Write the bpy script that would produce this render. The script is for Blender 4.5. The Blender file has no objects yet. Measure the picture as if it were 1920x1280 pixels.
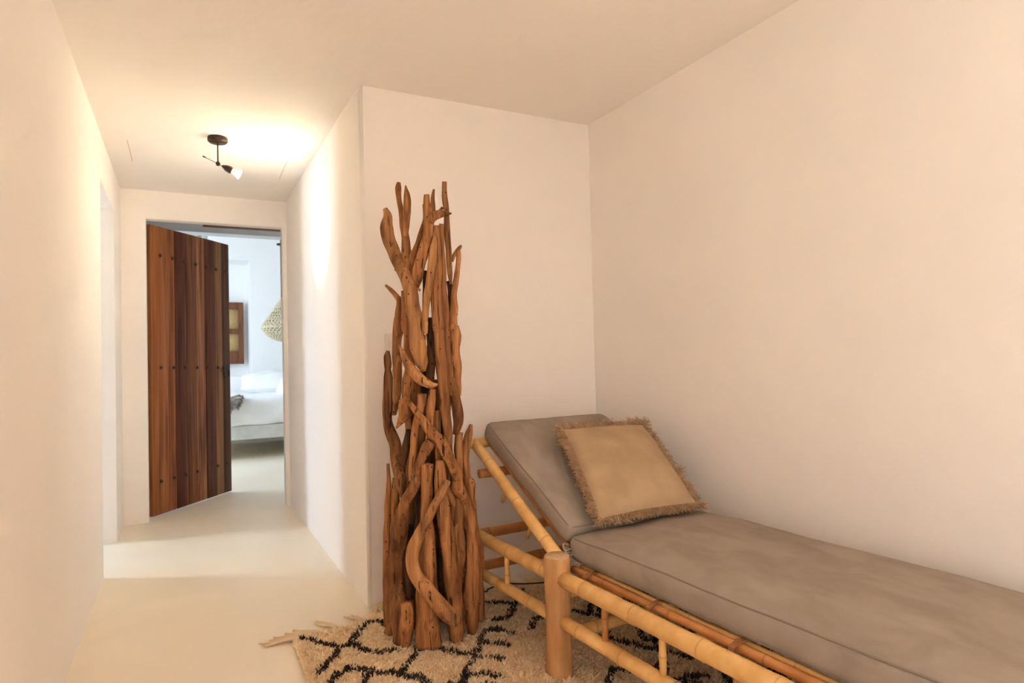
import bpy, bmesh, math, random
import numpy as np
from mathutils import Vector, Matrix, noise

random.seed(7)
rng = np.random.default_rng(7)
scn = bpy.context.scene
COL = scn.collection

# ------------------------------------------------------------------ camera
FPX, YAW, PITCH, ROLL, CAMH = 1184.9, 0.4789, 0.0239, -0.0248, 1.14

def cam_axes():
    cy, sy = math.cos(YAW), math.sin(YAW)
    f = np.array([sy, cy, 0.]); r = np.array([cy, -sy, 0.]); u = np.array([0, 0, 1.])
    cp, sp = math.cos(PITCH), math.sin(PITCH)
    f, u = cp * f + sp * u, -sp * f + cp * u
    cr, sr = math.cos(ROLL), math.sin(ROLL)
    r, u = cr * r + sr * u, -sr * r + cr * u
    return r, u, f
CR, CU, CF = cam_axes()
CO = np.array([0, 0, CAMH])
cam_d = bpy.data.cameras.new('camera')
cam = bpy.data.objects.new('camera', cam_d)
COL.objects.link(cam)
cam.matrix_world = Matrix(((CR[0], CU[0], -CF[0], 0), (CR[1], CU[1], -CF[1], 0), (CR[2], CU[2], -CF[2], CAMH), (0, 0, 0, 1)))
cam_d.sensor_width = 36
cam_d.lens = FPX / 1920 * 36
cam_d.clip_start = 0.02
cam_d.dof.use_dof = True
cam_d.dof.focus_distance = 2.35
cam_d.dof.aperture_fstop = 5.0
scn.camera = cam

def ray(px, py):
    return CF + (px - 960) / FPX * CR - (py - 640) / FPX * CU
def at_depth(px, py, d):
    return CO + d * ray(px, py)
def at_z(px, py, z):
    d = ray(px, py); return CO + (z - CAMH) / d[2] * d
def at_y(px, py, y):
    d = ray(px, py); return CO + y / d[1] * d

# ------------------------------------------------------------------ light
scn.view_settings.view_transform = 'Standard'
scn.view_settings.look = 'None'
scn.view_settings.gamma = 1
scn.view_settings.use_curve_mapping = False
scn.view_settings.exposure = -0.30
scn.cycles.max_bounces = 16
scn.cycles.diffuse_bounces = 10        # white rooms: let the light bounce on
scn.cycles.sample_clamp_indirect = 0
w = bpy.data.worlds.new('sky'); scn.world = w; w.use_nodes = True
w.node_tree.nodes['Background'].inputs[0].default_value = (0.62, 0.78, 1.0, 1)
w.node_tree.nodes['Background'].inputs[1].default_value = 1.0

def area(name, loc, direction, sx, sy, power, color):
    l = bpy.data.lights.new(name, 'AREA'); l.shape = 'RECTANGLE'
    l.size = sx; l.size_y = sy; l.energy = power; l.color = color
    o = bpy.data.objects.new(name, l); COL.objects.link(o)
    o.location = loc
    o.rotation_euler = Vector(direction).to_track_quat('-Z', 'Y').to_euler()
    return o
# added fill behind the camera, then daylight of side room and bedroom
area('fill_behind_camera', (-0.50, -1.55, 1.12), (1, 0.28, -0.30), 1.1, 1.9, 38, (0.60, 0.84, 1.0))
area('daylight_side_window', (-2.72, 5.36, 1.35), (1, -0.38, -0.18), 0.32, 1.3, 76, (0.58, 0.77, 1.0))
area('daylight_bedroom_window', (-1.66, 7.9, 1.5), (1, 0.1, -0.1), 2.2, 1.7, 146, (0.70, 0.83, 1.0))

# ------------------------------------------------------------------ materials
def nd(nt, t, **kw):
    n = nt.nodes.new(t)
    for k, v in kw.items():
        setattr(n, k, v)
    return n

def material(name, c1, c2=None, rough=0.8, scale=(4, 4, 4), detail=4, bump=0.0, bscale=None, lo=0.35, hi=0.65,
             spec=0.3, rand=0.0, attr=None, attr_col=None, metal=0.0, emis=None, emis_s=0, distort=0.0, trans=0.0, c3=None, s3=(1.5, 1.5, 1.5)):
    m = bpy.data.materials.new(name); m.use_nodes = True
    nt = m.node_tree; L = nt.links
    b = nt.nodes['Principled BSDF']
    b.inputs['Roughness'].default_value = rough
    b.inputs['Specular IOR Level'].default_value = spec
    b.inputs['Metallic'].default_value = metal
    if trans: b.inputs['Transmission Weight'].default_value = trans
    tc = nd(nt, 'ShaderNodeTexCoord')
    col = None
    if c2 is None:
        b.inputs['Base Color'].default_value = (*c1, 1)
    else:
        mp = nd(nt, 'ShaderNodeMapping'); mp.inputs['Scale'].default_value = scale
        L.new(tc.outputs['Object'], mp.inputs[0])
        vec = mp.outputs[0]
        if rand:
            oi = nd(nt, 'ShaderNodeObjectInfo')
            ad = nd(nt, 'ShaderNodeVectorMath', operation='ADD')
            sc = nd(nt, 'ShaderNodeMath', operation='MULTIPLY'); sc.inputs[1].default_value = 37.0
            L.new(oi.outputs['Random'], sc.inputs[0]); L.new(vec, ad.inputs[0]); L.new(sc.outputs[0], ad.inputs[1])
            vec = ad.outputs[0]
        n = nd(nt, 'ShaderNodeTexNoise'); n.inputs['Scale'].default_value = 1; n.inputs['Detail'].default_value = detail
        n.inputs['Distortion'].default_value = distort
        L.new(vec, n.inputs['Vector'])
        r = nd(nt, 'ShaderNodeMapRange'); r.inputs[1].default_value = lo; r.inputs[2].default_value = hi
        L.new(n.outputs['Fac'], r.inputs[0])
        mx = nd(nt, 'ShaderNodeMix', data_type='RGBA')
        mx.inputs[6].default_value = (*c1, 1); mx.inputs[7].default_value = (*c2, 1)
        L.new(r.outputs[0], mx.inputs[0]); col = mx.outputs[2]
        if c3:
            mp3 = nd(nt, 'ShaderNodeMapping'); mp3.inputs['Scale'].default_value = s3
            if rand:
                L.new(tc.outputs['Object'], mp3.inputs[0])
                ad3 = nd(nt, 'ShaderNodeVectorMath', operation='ADD'); L.new(mp3.outputs[0], ad3.inputs[0]); L.new(sc.outputs[0], ad3.inputs[1])
                v3 = ad3.outputs[0]
            else:
                L.new(tc.outputs['Object'], mp3.inputs[0]); v3 = mp3.outputs[0]
            n3 = nd(nt, 'ShaderNodeTexNoise'); n3.inputs['Scale'].default_value = 1; n3.inputs['Detail'].default_value = 3
            L.new(v3, n3.inputs['Vector'])
            r3 = nd(nt, 'ShaderNodeMapRange'); r3.inputs[1].default_value = .5; r3.inputs[2].default_value = .72
            L.new(n3.outputs['Fac'], r3.inputs[0])
            m3 = nd(nt, 'ShaderNodeMix', data_type='RGBA'); m3.inputs[7].default_value = (*c3, 1)
            L.new(r3.outputs[0], m3.inputs[0]); L.new(col, m3.inputs[6]); col = m3.outputs[2]
        if rand:
            hs = nd(nt, 'ShaderNodeHueSaturation')
            mr = nd(nt, 'ShaderNodeMapRange'); mr.inputs[3].default_value = 1 - rand; mr.inputs[4].default_value = 1 + rand
            L.new(oi.outputs['Random'], mr.inputs[0]); L.new(mr.outputs[0], hs.inputs['Value']); L.new(col, hs.inputs['Color'])
            col = hs.outputs[0]
        if attr:
            at = nd(nt, 'ShaderNodeAttribute'); at.attribute_name = attr
            ma = nd(nt, 'ShaderNodeMix', data_type='RGBA'); ma.inputs[7].default_value = (*attr_col, 1)
            L.new(at.outputs['Fac'], ma.inputs[0]); L.new(col, ma.inputs[6]); col = ma.outputs[2]
        L.new(col, b.inputs['Base Color'])
    if bump:
        mp2 = nd(nt, 'ShaderNodeMapping'); mp2.inputs['Scale'].default_value = bscale or scale
        L.new(tc.outputs['Object'], mp2.inputs[0])
        n2 = nd(nt, 'ShaderNodeTexNoise'); n2.inputs['Scale'].default_value = 1; n2.inputs['Detail'].default_value = 5
        L.new(mp2.outputs[0], n2.inputs['Vector'])
        bp = nd(nt, 'ShaderNodeBump'); bp.inputs['Strength'].default_value = 1; bp.inputs['Distance'].default_value = bump
        L.new(n2.outputs['Fac'], bp.inputs['Height']); L.new(bp.outputs[0], b.inputs['Normal'])
    if emis:
        b.inputs['Emission Color'].default_value = (*emis, 1); b.inputs['Emission Strength'].default_value = emis_s
    return m

M = {}
M['plaster'] = material('white_plaster', (.89, .838, .785), (.915, .866, .818), .92, (1.2, 1.2, 1.2), bump=.004, bscale=(9, 9, 9), spec=.15)
M['floor'] = material('pale_microcement', (.82, .715, .56), (.88, .79, .645), .42, (1.1, 1.1, 1.1), detail=6, bump=.0008, bscale=(14, 14, 14), spec=.35, distort=.6)
M['cool_plaster'] = material('bedroom_plaster', (.86, .86, .85), (.89, .89, .88), .92, (1.2, 1.2, 1.2), bump=.003, bscale=(9, 9, 9), spec=.15)
def wood(name, c1, c2, c3, rand):
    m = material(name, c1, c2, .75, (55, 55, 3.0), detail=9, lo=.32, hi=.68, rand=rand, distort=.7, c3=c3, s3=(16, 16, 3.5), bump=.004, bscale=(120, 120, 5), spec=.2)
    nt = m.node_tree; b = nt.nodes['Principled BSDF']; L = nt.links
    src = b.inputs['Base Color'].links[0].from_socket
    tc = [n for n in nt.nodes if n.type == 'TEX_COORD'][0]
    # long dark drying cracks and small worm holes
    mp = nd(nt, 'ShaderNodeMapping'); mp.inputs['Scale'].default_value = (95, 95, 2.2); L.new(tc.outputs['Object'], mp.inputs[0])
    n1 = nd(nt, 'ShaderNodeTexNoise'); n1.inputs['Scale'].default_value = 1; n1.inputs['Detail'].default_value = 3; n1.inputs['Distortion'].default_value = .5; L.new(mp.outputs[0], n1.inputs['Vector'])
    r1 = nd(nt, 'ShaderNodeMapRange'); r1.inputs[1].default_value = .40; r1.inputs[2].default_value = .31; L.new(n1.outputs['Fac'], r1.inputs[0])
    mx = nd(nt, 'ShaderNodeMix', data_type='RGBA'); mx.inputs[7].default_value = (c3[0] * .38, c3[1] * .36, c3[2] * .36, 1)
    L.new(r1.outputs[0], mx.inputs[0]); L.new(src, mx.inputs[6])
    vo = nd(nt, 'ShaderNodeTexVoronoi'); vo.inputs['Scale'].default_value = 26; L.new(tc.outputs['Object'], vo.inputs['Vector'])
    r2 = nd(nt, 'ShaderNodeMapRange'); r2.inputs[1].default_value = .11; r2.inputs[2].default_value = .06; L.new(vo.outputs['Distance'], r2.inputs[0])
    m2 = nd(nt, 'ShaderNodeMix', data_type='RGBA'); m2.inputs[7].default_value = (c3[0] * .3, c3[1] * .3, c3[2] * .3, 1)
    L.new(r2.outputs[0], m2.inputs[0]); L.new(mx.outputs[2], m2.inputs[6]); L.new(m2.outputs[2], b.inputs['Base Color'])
    return m
M['dim_grey'] = material('bounce_cutting_grey', (.42, .42, .42), (.48, .48, .48), .5, (3, 3, 3))  # grey invented to cut the light bounced onto the passage reveal
M['drift'] = wood('driftwood', (.235, .090, .031), (.470, .215, .082), (.130, .046, .016), .26)
M['drift_pale'] = wood('driftwood_pale', (.36, .155, .055), (.57, .285, .115), (.16, .070, .030), .12)
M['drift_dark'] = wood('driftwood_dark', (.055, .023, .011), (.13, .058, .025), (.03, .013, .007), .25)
M['bamboo'] = material('bamboo', (.70, .40, .130), (.84, .52, .205), .42, (16, 16, 16), detail=5, bump=.0006, bscale=(60, 60, 60), spec=.4, rand=.10, attr='node', attr_col=(.42, .21, .07), c3=(.60, .32, .10), s3=(7, 7, 7))
M['bamboo_red'] = material('bamboo_reddish', (.46, .18, .05), (.60, .27, .09), .42, (14, 14, 14), detail=5, spec=.4, rand=.1, attr='node', attr_col=(.16, .05, .015))
M['post'] = material('peeled_log', (.52, .265, .105), (.64, .365, .165), .6, (30, 30, 5), detail=6, bump=.002, bscale=(60, 60, 6), c3=(.42, .195, .07), s3=(9, 9, 3))
M['post_end'] = material('cut_log_end', (.62, .42, .24), (.52, .33, .17), .7, (60, 60, 60), detail=4)
M['lash'] = material('cane_lashing', (.30, .12, .04), (.38, .17, .065), .5, (60, 60, 60), spec=.4)
M['canvas'] = material('taupe_canvas', (.300, .240, .190), (.355, .290, .234), .9, (9, 6, 7), detail=7, bump=.0012, bscale=(260, 260, 260), spec=.1, distort=.8, c3=(.375, .308, .250), s3=(11, 4.5, 6))
M['piping'] = material('taupe_seam', (.25, .195, .15), None, .9)
M['linen'] = material('tan_linen', (.43, .295, .170), (.50, .35, .21), .92, (9, 9, 9), detail=6, bump=.001, bscale=(300, 300, 300), spec=.1)
M['fringe'] = material('tan_fringe', (.60, .405, .24), (.76, .55, .35), .95, (40, 40, 40), spec=.05)
M['wool'] = material('cream_wool', (.94, .79, .57), (.97, .85, .65), .98, (18, 18, 18), spec=.05)
M['wool_dark'] = material('charcoal_wool', (.045, .027, .020), (.085, .054, .040), .98, (20, 20, 20), spec=.05)
def fluffy(m):
    """lets light through the strands"""
    nt = m.node_tree; L = nt.links; b = nt.nodes['Principled BSDF']; out = nt.nodes['Material Output']
    t = nd(nt, 'ShaderNodeBsdfTranslucent'); L.new(b.inputs['Base Color'].links[0].from_socket, t.inputs['Color'])
    mx = nd(nt, 'ShaderNodeMixShader'); mx.inputs[0].default_value = .5
    L.new(b.outputs[0], mx.inputs[1]); L.new(t.outputs[0], mx.inputs[2]); L.new(mx.outputs[0], out.inputs['Surface'])
fluffy(M['wool']); fluffy(M['fringe'])
M['wool_base'] = material('wool_backing', (.88, .73, .51), (.92, .78, .56), .98, (30, 30, 30), spec=.05)
M['iron'] = material('black_iron', (.035, .028, .024), (.06, .048, .04), .55, (30, 30, 30), spec=.5, metal=.4)
M['bronze'] = material('bronzed_iron', (.055, .030, .018), (.09, .05, .03), .4, (30, 30, 30), spec=.5, metal=.6)
M['ivory'] = material('ivory_plastic', (.74, .68, .57), None, .4, spec=.5)
M['bulb_glass'] = material('bulb_glass', (1, .97, .9), None, .08, trans=.9)
M['bulb_lit'] = material('lit_bulb', (1, .9, .7), None, .3, emis=(1.0, .88, .66), emis_s=22)
M['bedding'] = material('white_cotton', (.86, .87, .87), (.90, .91, .91), .9, (6, 6, 6), spec=.1)
M['bedframe'] = material('grey_bed_base', (.60, .60, .56), (.66, .66, .62), .85, (12, 12, 12), spec=.15)
M['fur'] = material('grey_fur', (.22, .19, .14), (.66, .62, .54), .95, (11, 11, 11), spec=.05)
M['seagrass'] = material('woven_seagrass', (.58, .49, .32), (.76, .67, .48), .85, (30, 30, 30), spec=.1)
M['cord'] = material('black_cord', (.02, .018, .016), None, .5)
M['shutter'] = material('brown_shutter', (.13, .045, .02), (.20, .075, .032), .6, (30, 30, 4), detail=6)
M['lit_through_tan'] = material('lit_through_tan', (.47, .30, .12), (.56, .38, .17), .8, (80, 80, 80))  # light coming through the shutter panels is put into this tan
M['net'] = material('white_net', (.74, .77, .74), None, .95)
M['beam'] = material('grey_beam', (.52, .53, .53), (.58, .59, .59), .9, (5, 5, 5))
M['crack'] = material('hairline_crack', (.50, .42, .34), None, .95)
M['wall_beam'] = M['plaster']
plank_cols = [((.260, .085, .026), (.360, .135, .048)), ((.175, .054, .019), (.330, .120, .044)), ((.070, .019, .009), (.120, .036, .015)),
              ((.105, .036, .015), (.235, .090, .036)), ((.150, .046, .018), (.400, .185, .085)), ((.070, .021, .009), (.150, .046, .018)),
              ((.190, .085, .034), (.300, .150, .068)), ((.080, .030, .013), (.130, .052, .022))]
for i, (a, b_) in enumerate(plank_cols):
    M['plank%d' % i] = material('door_plank_wood_%d' % i, a, b_, .5, (26 + 3 * i, 26, 1.1), detail=7, bump=.0012, bscale=(60, 60, 3), spec=.15, distort=.9,
                                c3=tuple(x * .6 for x in a), s3=(22, 22, .9))
M['door_edge'] = material('door_back_wood', (.07, .024, .011), (.12, .04, .018), .6, (30, 30, 3), detail=6)

# ------------------------------------------------------------------ helpers
def tag(o, label=None, cat=None, group=None, kind=None):
    if label: o['label'] = label
    if cat: o['category'] = cat
    if group: o['group'] = group
    if kind: o['kind'] = kind
    return o
def empty(name, loc=(0, 0, 0), rz=0):
    o = bpy.data.objects.new(name, None); COL.objects.link(o); o.location = loc; o.rotation_euler = (0, 0, rz)
    o.empty_display_size = .1
    return o
class MB:
    """collects vertices and faces of one mesh"""
    def __init__(s): s.v = []; s.f = []; s.a = []; s.mi = []
    def add(s, v, f, a=None, mi=0):
        o = len(s.v); s.v += [tuple(map(float, p)) for p in v]; s.f += [tuple(o + i for i in q) for q in f]
        s.a += list(a) if a is not None else [0.0] * len(v); s.mi += [mi] * len(f)
        return s
    def box(s, lo, hi):
        x0, y0, z0 = lo; x1, y1, z1 = hi
        return s.add([(x0, y0, z0), (x1, y0, z0), (x1, y1, z0), (x0, y1, z0), (x0, y0, z1), (x1, y0, z1), (x1, y1, z1), (x0, y1, z1)],
                     [(0, 3, 2, 1), (4, 5, 6, 7), (0, 1, 5, 4), (1, 2, 6, 5), (2, 3, 7, 6), (3, 0, 4, 7)])
    def build(s, name, mat, parent=None, smooth=True, bevel=0, loc=None):
        """vertices are in world space; the object origin is its parent's origin, or loc"""
        me = bpy.data.meshes.new(name)
        org = np.zeros(3)
        if loc is not None: org = np.array(loc, float)
        if parent is not None:
            bpy.context.view_layer.update()
            mw = parent.matrix_world.inverted()
            vs = [tuple(mw @ Vector(p)) for p in s.v]
        else:
            vs = [tuple(np.array(p) - org) for p in s.v]
        me.from_pydata(vs, [], s.f)
        mats = mat if isinstance(mat, (list, tuple)) else [mat]
        for m in mats: me.materials.append(M[m] if isinstance(m, str) else m)
        if any(s.mi): me.polygons.foreach_set('material_index', s.mi)
        if any(s.a):
            at = me.attributes.new('node', 'FLOAT', 'POINT'); at.data.foreach_set('value', s.a)
        bm = bmesh.new(); bm.from_mesh(me); bmesh.ops.recalc_face_normals(bm, faces=bm.faces)
        if bevel:
            es = [e for e in bm.edges if len(e.link_faces) == 2 and e.calc_face_angle(0) > .5]
            bmesh.ops.bevel(bm, geom=es, offset=bevel, segments=2, affect='EDGES', profile=.6)
        bm.to_mesh(me); bm.free()
        me.polygons.foreach_set('use_smooth', [smooth] * len(me.polygons))
        if smooth and bevel:
            try: me.set_sharp_from_angle(angle=math.radians(50))
            except Exception: pass
        o = bpy.data.objects.new(name, me); COL.objects.link(o)
        if parent is not None: o.parent = parent
        else: o.location = org
        return o

def resample(pts, step, rad=None, attrs=None):
    """Catmull-Rom through pts (n,3) with radii, resampled about every step"""
    P = np.array(pts, float); n = len(P)
    R = np.array(rad, float)
    Pe = np.vstack([2 * P[0] - P[1], P, 2 * P[-1] - P[-2]]); Re = np.concatenate([[R[0]], R, [R[-1]]])
    op, orr = [], []
    for i in range(n - 1):
        L = np.linalg.norm(P[i + 1] - P[i]); k = max(1, int(math.ceil(L / step)))
        for j in range(k):
            t = j / k
            a, b, c, d = Pe[i:i + 4]
            op.append(.5 * ((2 * b) + (c - a) * t + (2 * a - 5 * b + 4 * c - d) * t * t + (-a + 3 * b - 3 * c + d) * t ** 3))
            orr.append(Re[i + 1] * (1 - t) + Re[i + 2] * t)
    op.append(P[-1]); orr.append(R[-1])
    return np.array(op), np.array(orr)

def tube(mb, P, R, n=10, shape=None, cap=True, attr=None, up=None, mi=0, flat=1.0):
    """sweeps a ring along P with radii R; shape(i, theta) scales the radius"""
    P = np.asarray(P, float); m = len(P)
    T = np.gradient(P, axis=0); T /= (np.linalg.norm(T, axis=1)[:, None] + 1e-12)
    ref = np.array(up if up is not None else ((0, 0, 1) if abs(T[0][2]) < .8 else (1, 0, 0)), float)
    N = ref - T[0] * (ref @ T[0]); N /= np.linalg.norm(N)
    vs, at = [], []
    th = np.arange(n) * 2 * math.pi / n
    for i in range(m):
        N = N - T[i] * (N @ T[i]); N /= np.linalg.norm(N) + 1e-12
        B = np.cross(T[i], N)
        k = np.array([shape(i, t) for t in th]) if shape else np.ones(n)
        ring = P[i] + (R[i] * k * np.cos(th))[:, None] * N * flat + (R[i] * k * np.sin(th))[:, None] * B
        vs.extend(ring); at.extend([attr[i] if attr is not None else 0.0] * n)
    fs = [(i * n + j, i * n + (j + 1) % n, (i + 1) * n + (j + 1) % n, (i + 1) * n + j) for i in range(m - 1) for j in range(n)]
    if cap:
        vs.append(P[0] - T[0] * R[0] * .12); vs.append(P[-1] + T[-1] * R[-1] * .12); at += [0, 0]
        c0, c1 = m * n, m * n + 1
        fs += [(c0, (j + 1) % n, j) for j in range(n)] + [(c1, (m - 1) * n + j, (m - 1) * n + (j + 1) % n) for j in range(n)]
    mb.add(vs, fs, at, mi)
    return mb

def lathe(mb, prof, origin, axis=(0, 0, 1), n=28, mi=0):
    ax = np.array(axis, float); ax /= np.linalg.norm(ax)
    ref = np.array((1, 0, 0) if abs(ax[0]) < .8 else (0, 1, 0), float)
    a = ref - ax * (ref @ ax); a /= np.linalg.norm(a); b = np.cross(ax, a)
    vs = []; o = np.array(origin, float)
    for r, z in prof:
        for j in range(n):
            t = 2 * math.pi * j / n
            vs.append(o + ax * z + (a * math.cos(t) + b * math.sin(t)) * max(r, 1e-5))
    m = len(prof)
    fs = [(i * n + j, i * n + (j + 1) % n, (i + 1) * n + (j + 1) % n, (i + 1) * n + j) for i in range(m - 1) for j in range(n)]
    return mb.add(vs, fs, None, mi)

def cushion_mesh(sx, sy, sz, r, nx=48, ny=26, nz=8, deform=None):
    """box of size sx, sy, sz centred at the origin with rounded edges; deform(p, (a, b, c)) -> p"""
    def cs(n): 
        t = np.linspace(-1, 1, n + 1); return np.sign(t) * (1 - (1 - np.abs(t)) ** 1.7)
    U = {0: cs(nx), 1: cs(ny), 2: cs(nz)}
    vid = {}; vs = []; fs = []
    h = np.array([sx, sy, sz]) / 2
    def vert(a, b, c):
        k = (round(a, 5), round(b, 5), round(c, 5))
        if k not in vid:
            p = np.array([a, b, c]) * h
            q = np.clip(p, -(h - r), h - r); d = p - q; L = np.linalg.norm(d)
            if L > 1e-9 and np.count_nonzero(np.abs(d) > 1e-9) > 1: p = q + d / L * r
            if deform is not None: p = deform(p, (a, b, c))
            vid[k] = len(vs); vs.append(p)
        return vid[k]
    for ax in range(3):
        u, v = [i for i in range(3) if i != ax]
        for s in (-1, 1):
            for i in range(len(U[u]) - 1):
                for j in range(len(U[v]) - 1):
                    q = []
                    for (di, dj) in ((0, 0), (1, 0), (1, 1), (0, 1)):
                        c = [0, 0, 0]; c[ax] = s; c[u] = U[u][i + di]; c[v] = U[v][j + dj]
                        q.append(vert(*c))
                    fs.append(tuple(q))
    return np.array(vs), fs

def prism(outline, lo, hi, axis):
    """extrudes a 2-D outline (list of pairs) along axis 0/1 from lo to hi"""
    n = len(outline)
    def P(q, t): return (t, q[0], q[1]) if axis == 0 else ((q[0], t, q[1]) if axis == 1 else (q[0], q[1], t))
    v = [P(q, lo) for q in outline] + [P(q, hi) for q in outline]
    f = [tuple(range(n)), tuple(range(2 * n - 1, n - 1, -1))] + [(i, (i + 1) % n, n + (i + 1) % n, n + i) for i in range(n)]
    return v, f

def structure(name, mb, mat, smooth=False, bevel=0, parent=None):
    o = mb.build(name, mat, parent, smooth, bevel)
    o['kind'] = 'structure'
    return o

# ------------------------------------------------------------------ the setting
XL, XH, YC, XR, YE, HC = -0.398, 0.740, 2.920, 2.032, 5.330, 2.430
YB = -2.45                                     # wall behind the camera
floor = structure('floor', MB().box((-3.0, YB - .3, -.12), (3.6, 10.8, 0)), 'floor')
ceiling = structure('ceiling', MB().box((XL - .25, YB - .3, HC), (XR + .25, YE + .13, HC + .2)), 'plaster')
# left wall with the passage opening cut down to the floor
y0, y1, zo = 4.085, 4.868, 2.177
ol = [(YB - .3, -.02), (-2.15, -.02), (-2.15, 2.1), (-.95, 2.1), (-.95, -.02), (y0, -.02), (y0, zo), (y1, zo), (y1, -.02), (YE + .13, -.02), (YE + .13, HC + .05), (YB - .3, HC + .05)]
structure('wall_left', MB().add(*prism(ol, XL - .24, XL, 0)), 'plaster', True, .012)
structure('wall_right', MB().box((XR, YB - .3, -.02), (XR + .25, YE + .13, HC + .05)), 'plaster')
# block between hall and room: its left face is the hall wall, its front the wall behind the driftwood
bm_ = MB()
cr = .018
arc = [(XH + cr - cr * math.cos(t), YC + cr - cr * math.sin(t)) for t in np.linspace(0, math.pi / 2, 7)]
out = [(XH, YE + .02)] + arc + [(XR + .02, YC), (XR + .02, YE + .02)]
bm_.add(*prism(out, -.02, HC + .05, 2))
wall_back = structure('wall_back', bm_, 'plaster', False)
for pl in wall_back.data.polygons:
    if abs(pl.normal.z) < .5 and pl.area < .1: pl.use_smooth = True
# wall with the bedroom doorway
dl, dr, dh = -.2406, .7096, 2.222
ol = [(XL - .3, -.02), (dl, -.02), (dl, dh), (dr, dh), (dr, -.02), (XR + .2, -.02), (XR + .2, 3.1), (XL - .3, 3.1)]
structure('wall_far', MB().add(*prism(ol, YE, YE + .10, 1)), 'plaster', True, .006)
structure('trim_1', MB().box((.14, YE + .101, dh - .006), (dr + .03, YE + .15, dh + .05)), 'shutter')
tag(bpy.data.objects['trim_1'], 'thin brown wooden door head above the bedroom doorway')
# wall behind the camera, and an added unseen door frame for the fill light
structure('wall_front', MB().box((XL - .25, YB - .2, -.02), (XR + .2, YB, HC + .05)), 'plaster')
fill_frame = MB()
for a, b in (((-2.15, 0), (-2.07, 2.1)), ((-1.03, 0), (-.95, 2.1)), ((-2.07, 2.02), (-1.03, 2.1)), ((-2.07, 0), (-1.03, .1)), ((-1.59, .1), (-1.51, 2.02))):
    fill_frame.box((XL - .20, a[0], a[1]), (XL - .14, b[0], b[1]))
structure('fill_door_frame', fill_frame, 'shutter')
# side room seen through the passage on the left
sr = MB()
sr.box((-3.0, 3.4, -.02), (-2.85, 6.4, 2.5)).box((-2.85, 3.4, -.02), (XL - .24, 3.5, 2.5)).box((-2.85, 6.25, -.02), (XL - .24, 6.4, 2.5))
structure('wall_side_room', sr, 'dim_grey')
structure('ceiling_side_room', MB().box((-3.0, 3.4, 2.4), (XL - .24, 6.4, 2.5)), 'cool_plaster')
# bedroom
YW, ZB = 10.0, 2.98
nx1, nz1, nd_ = .873, 2.65, .5
bw = MB()
nz0 = .95
bw.box((-1.9, YW, -.02), (-.45, YW + .6, 3.1)).box((nx1, YW, -.02), (3.3, YW + .6, 3.1))
bw.box((-.45, YW, -.02), (nx1, YW + .6, nz0)).box((-.45, YW, nz1), (nx1, YW + .6, 3.1)).box((-.45, YW + nd_, nz0), (nx1, YW + .6, nz1))
structure('wall_bedroom_back', bw, 'cool_plaster')
structure('wall_bedroom_left', MB().box((-1.9, YE + .12, -.02), (-1.72, YW, 3.1)), 'cool_plaster')
structure('wall_bedroom_right', MB().box((3.2, YE + .12, -.02), (3.35, YW, 3.1)), 'cool_plaster')
structure('wall_bedroom_front', MB().box((-1.9, YE + .0, -.02), (XL - .3, YE + .12, 3.1)).box((XR + .2, YE, -.02), (3.35, YE + .12, 3.1)), 'cool_plaster')
structure('ceiling_bedroom', MB().box((-1.9, YE + .12, ZB), (3.35, YW + .1, ZB + .15)), 'cool_plaster')
structure('trim_2', MB().box((-1.72, 6.55, 2.375), (3.2, 6.72, ZB)), 'beam')
tag(bpy.data.objects['trim_2'], 'grey ceiling beam across the bedroom behind the door head')
# hairline cracks in the hall ceiling
for pts in (((238, 262), (243, 280), (248, 302)), ((539, 301), (532, 316), (524, 335))):
    P = [at_z(x, y, HC) for x, y in pts]
    mb = MB()
    for a, b in zip(P[:-1], P[1:]):
        d = (b - a) / np.linalg.norm(b - a); n = np.array([d[1], -d[0], 0]) * .0016
        mb.add([a - n - (0, 0, .0012), a + n - (0, 0, .0012), b + n - (0, 0, .0012), b - n - (0, 0, .0012), a - n, a + n, b + n, b - n],
               [(0, 1, 2, 3), (0, 1, 5, 4), (2, 3, 7, 6), (1, 2, 6, 5), (3, 0, 4, 7)])
    mb.build('crack', 'crack', ceiling, False)

# ------------------------------------------------------------------ plank door
hp = np.array([-.219, 5.453, 0]); tp = np.array([.364, 6.172, 0])
DL = float(np.linalg.norm(tp - hp)); dd = (tp - hp) / DL; dn = np.array([dd[1], -dd[0], 0])   # dn faces the hall
door = empty('plank_door', tuple(hp), math.atan2(dd[1], dd[0]))
tag(door, 'open brown plank door with iron studs and ring handle leading to bedroom', 'door')
def door_s(px, py=700):
    """distance along the leaf of a pixel column"""
    d = ray(px, py); t = ((hp - CO) @ dn) / (d @ dn); P = CO + t * d
    return float((P - hp) @ dd), float(P[2])
def DP(s, n, z): return hp + dd * s + dn * n + np.array([0, 0, z])
ztop = 2.205
edges = [0.0] + [door_s(x, 800)[0] for x in (316.5, 331, 349, 370.5, 387.5, 406, 419)] + [DL]
def dbox(mb, s0, s1, n0, n1, z0, z1):
    c = [DP(s, n, z) for z in (z0, z1) for (s, n) in ((s0, n0), (s1, n0), (s1, n1), (s0, n1))]
    return mb.add(c, [(0, 3, 2, 1), (4, 5, 6, 7), (0, 1, 5, 4), (1, 2, 6, 5), (2, 3, 7, 6), (3, 0, 4, 7)])
for i in range(8):
    g = .0009
    dbox(MB(), edges[i] + (g if i else 0), edges[i + 1] - (g if i < 7 else 0), -.036, (0, -.0015, .001)[i % 3], .012, ztop).build('plank', 'plank%d' % i, door, True, .002)
for py in (475, 688, 903):
    zc = door_s(300, py)[1]
    dbox(MB(), -.045, DL - .05, -.075, -.0365, zc - .045, zc + .045).build('batten', 'door_edge', door, True, .004)
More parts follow.
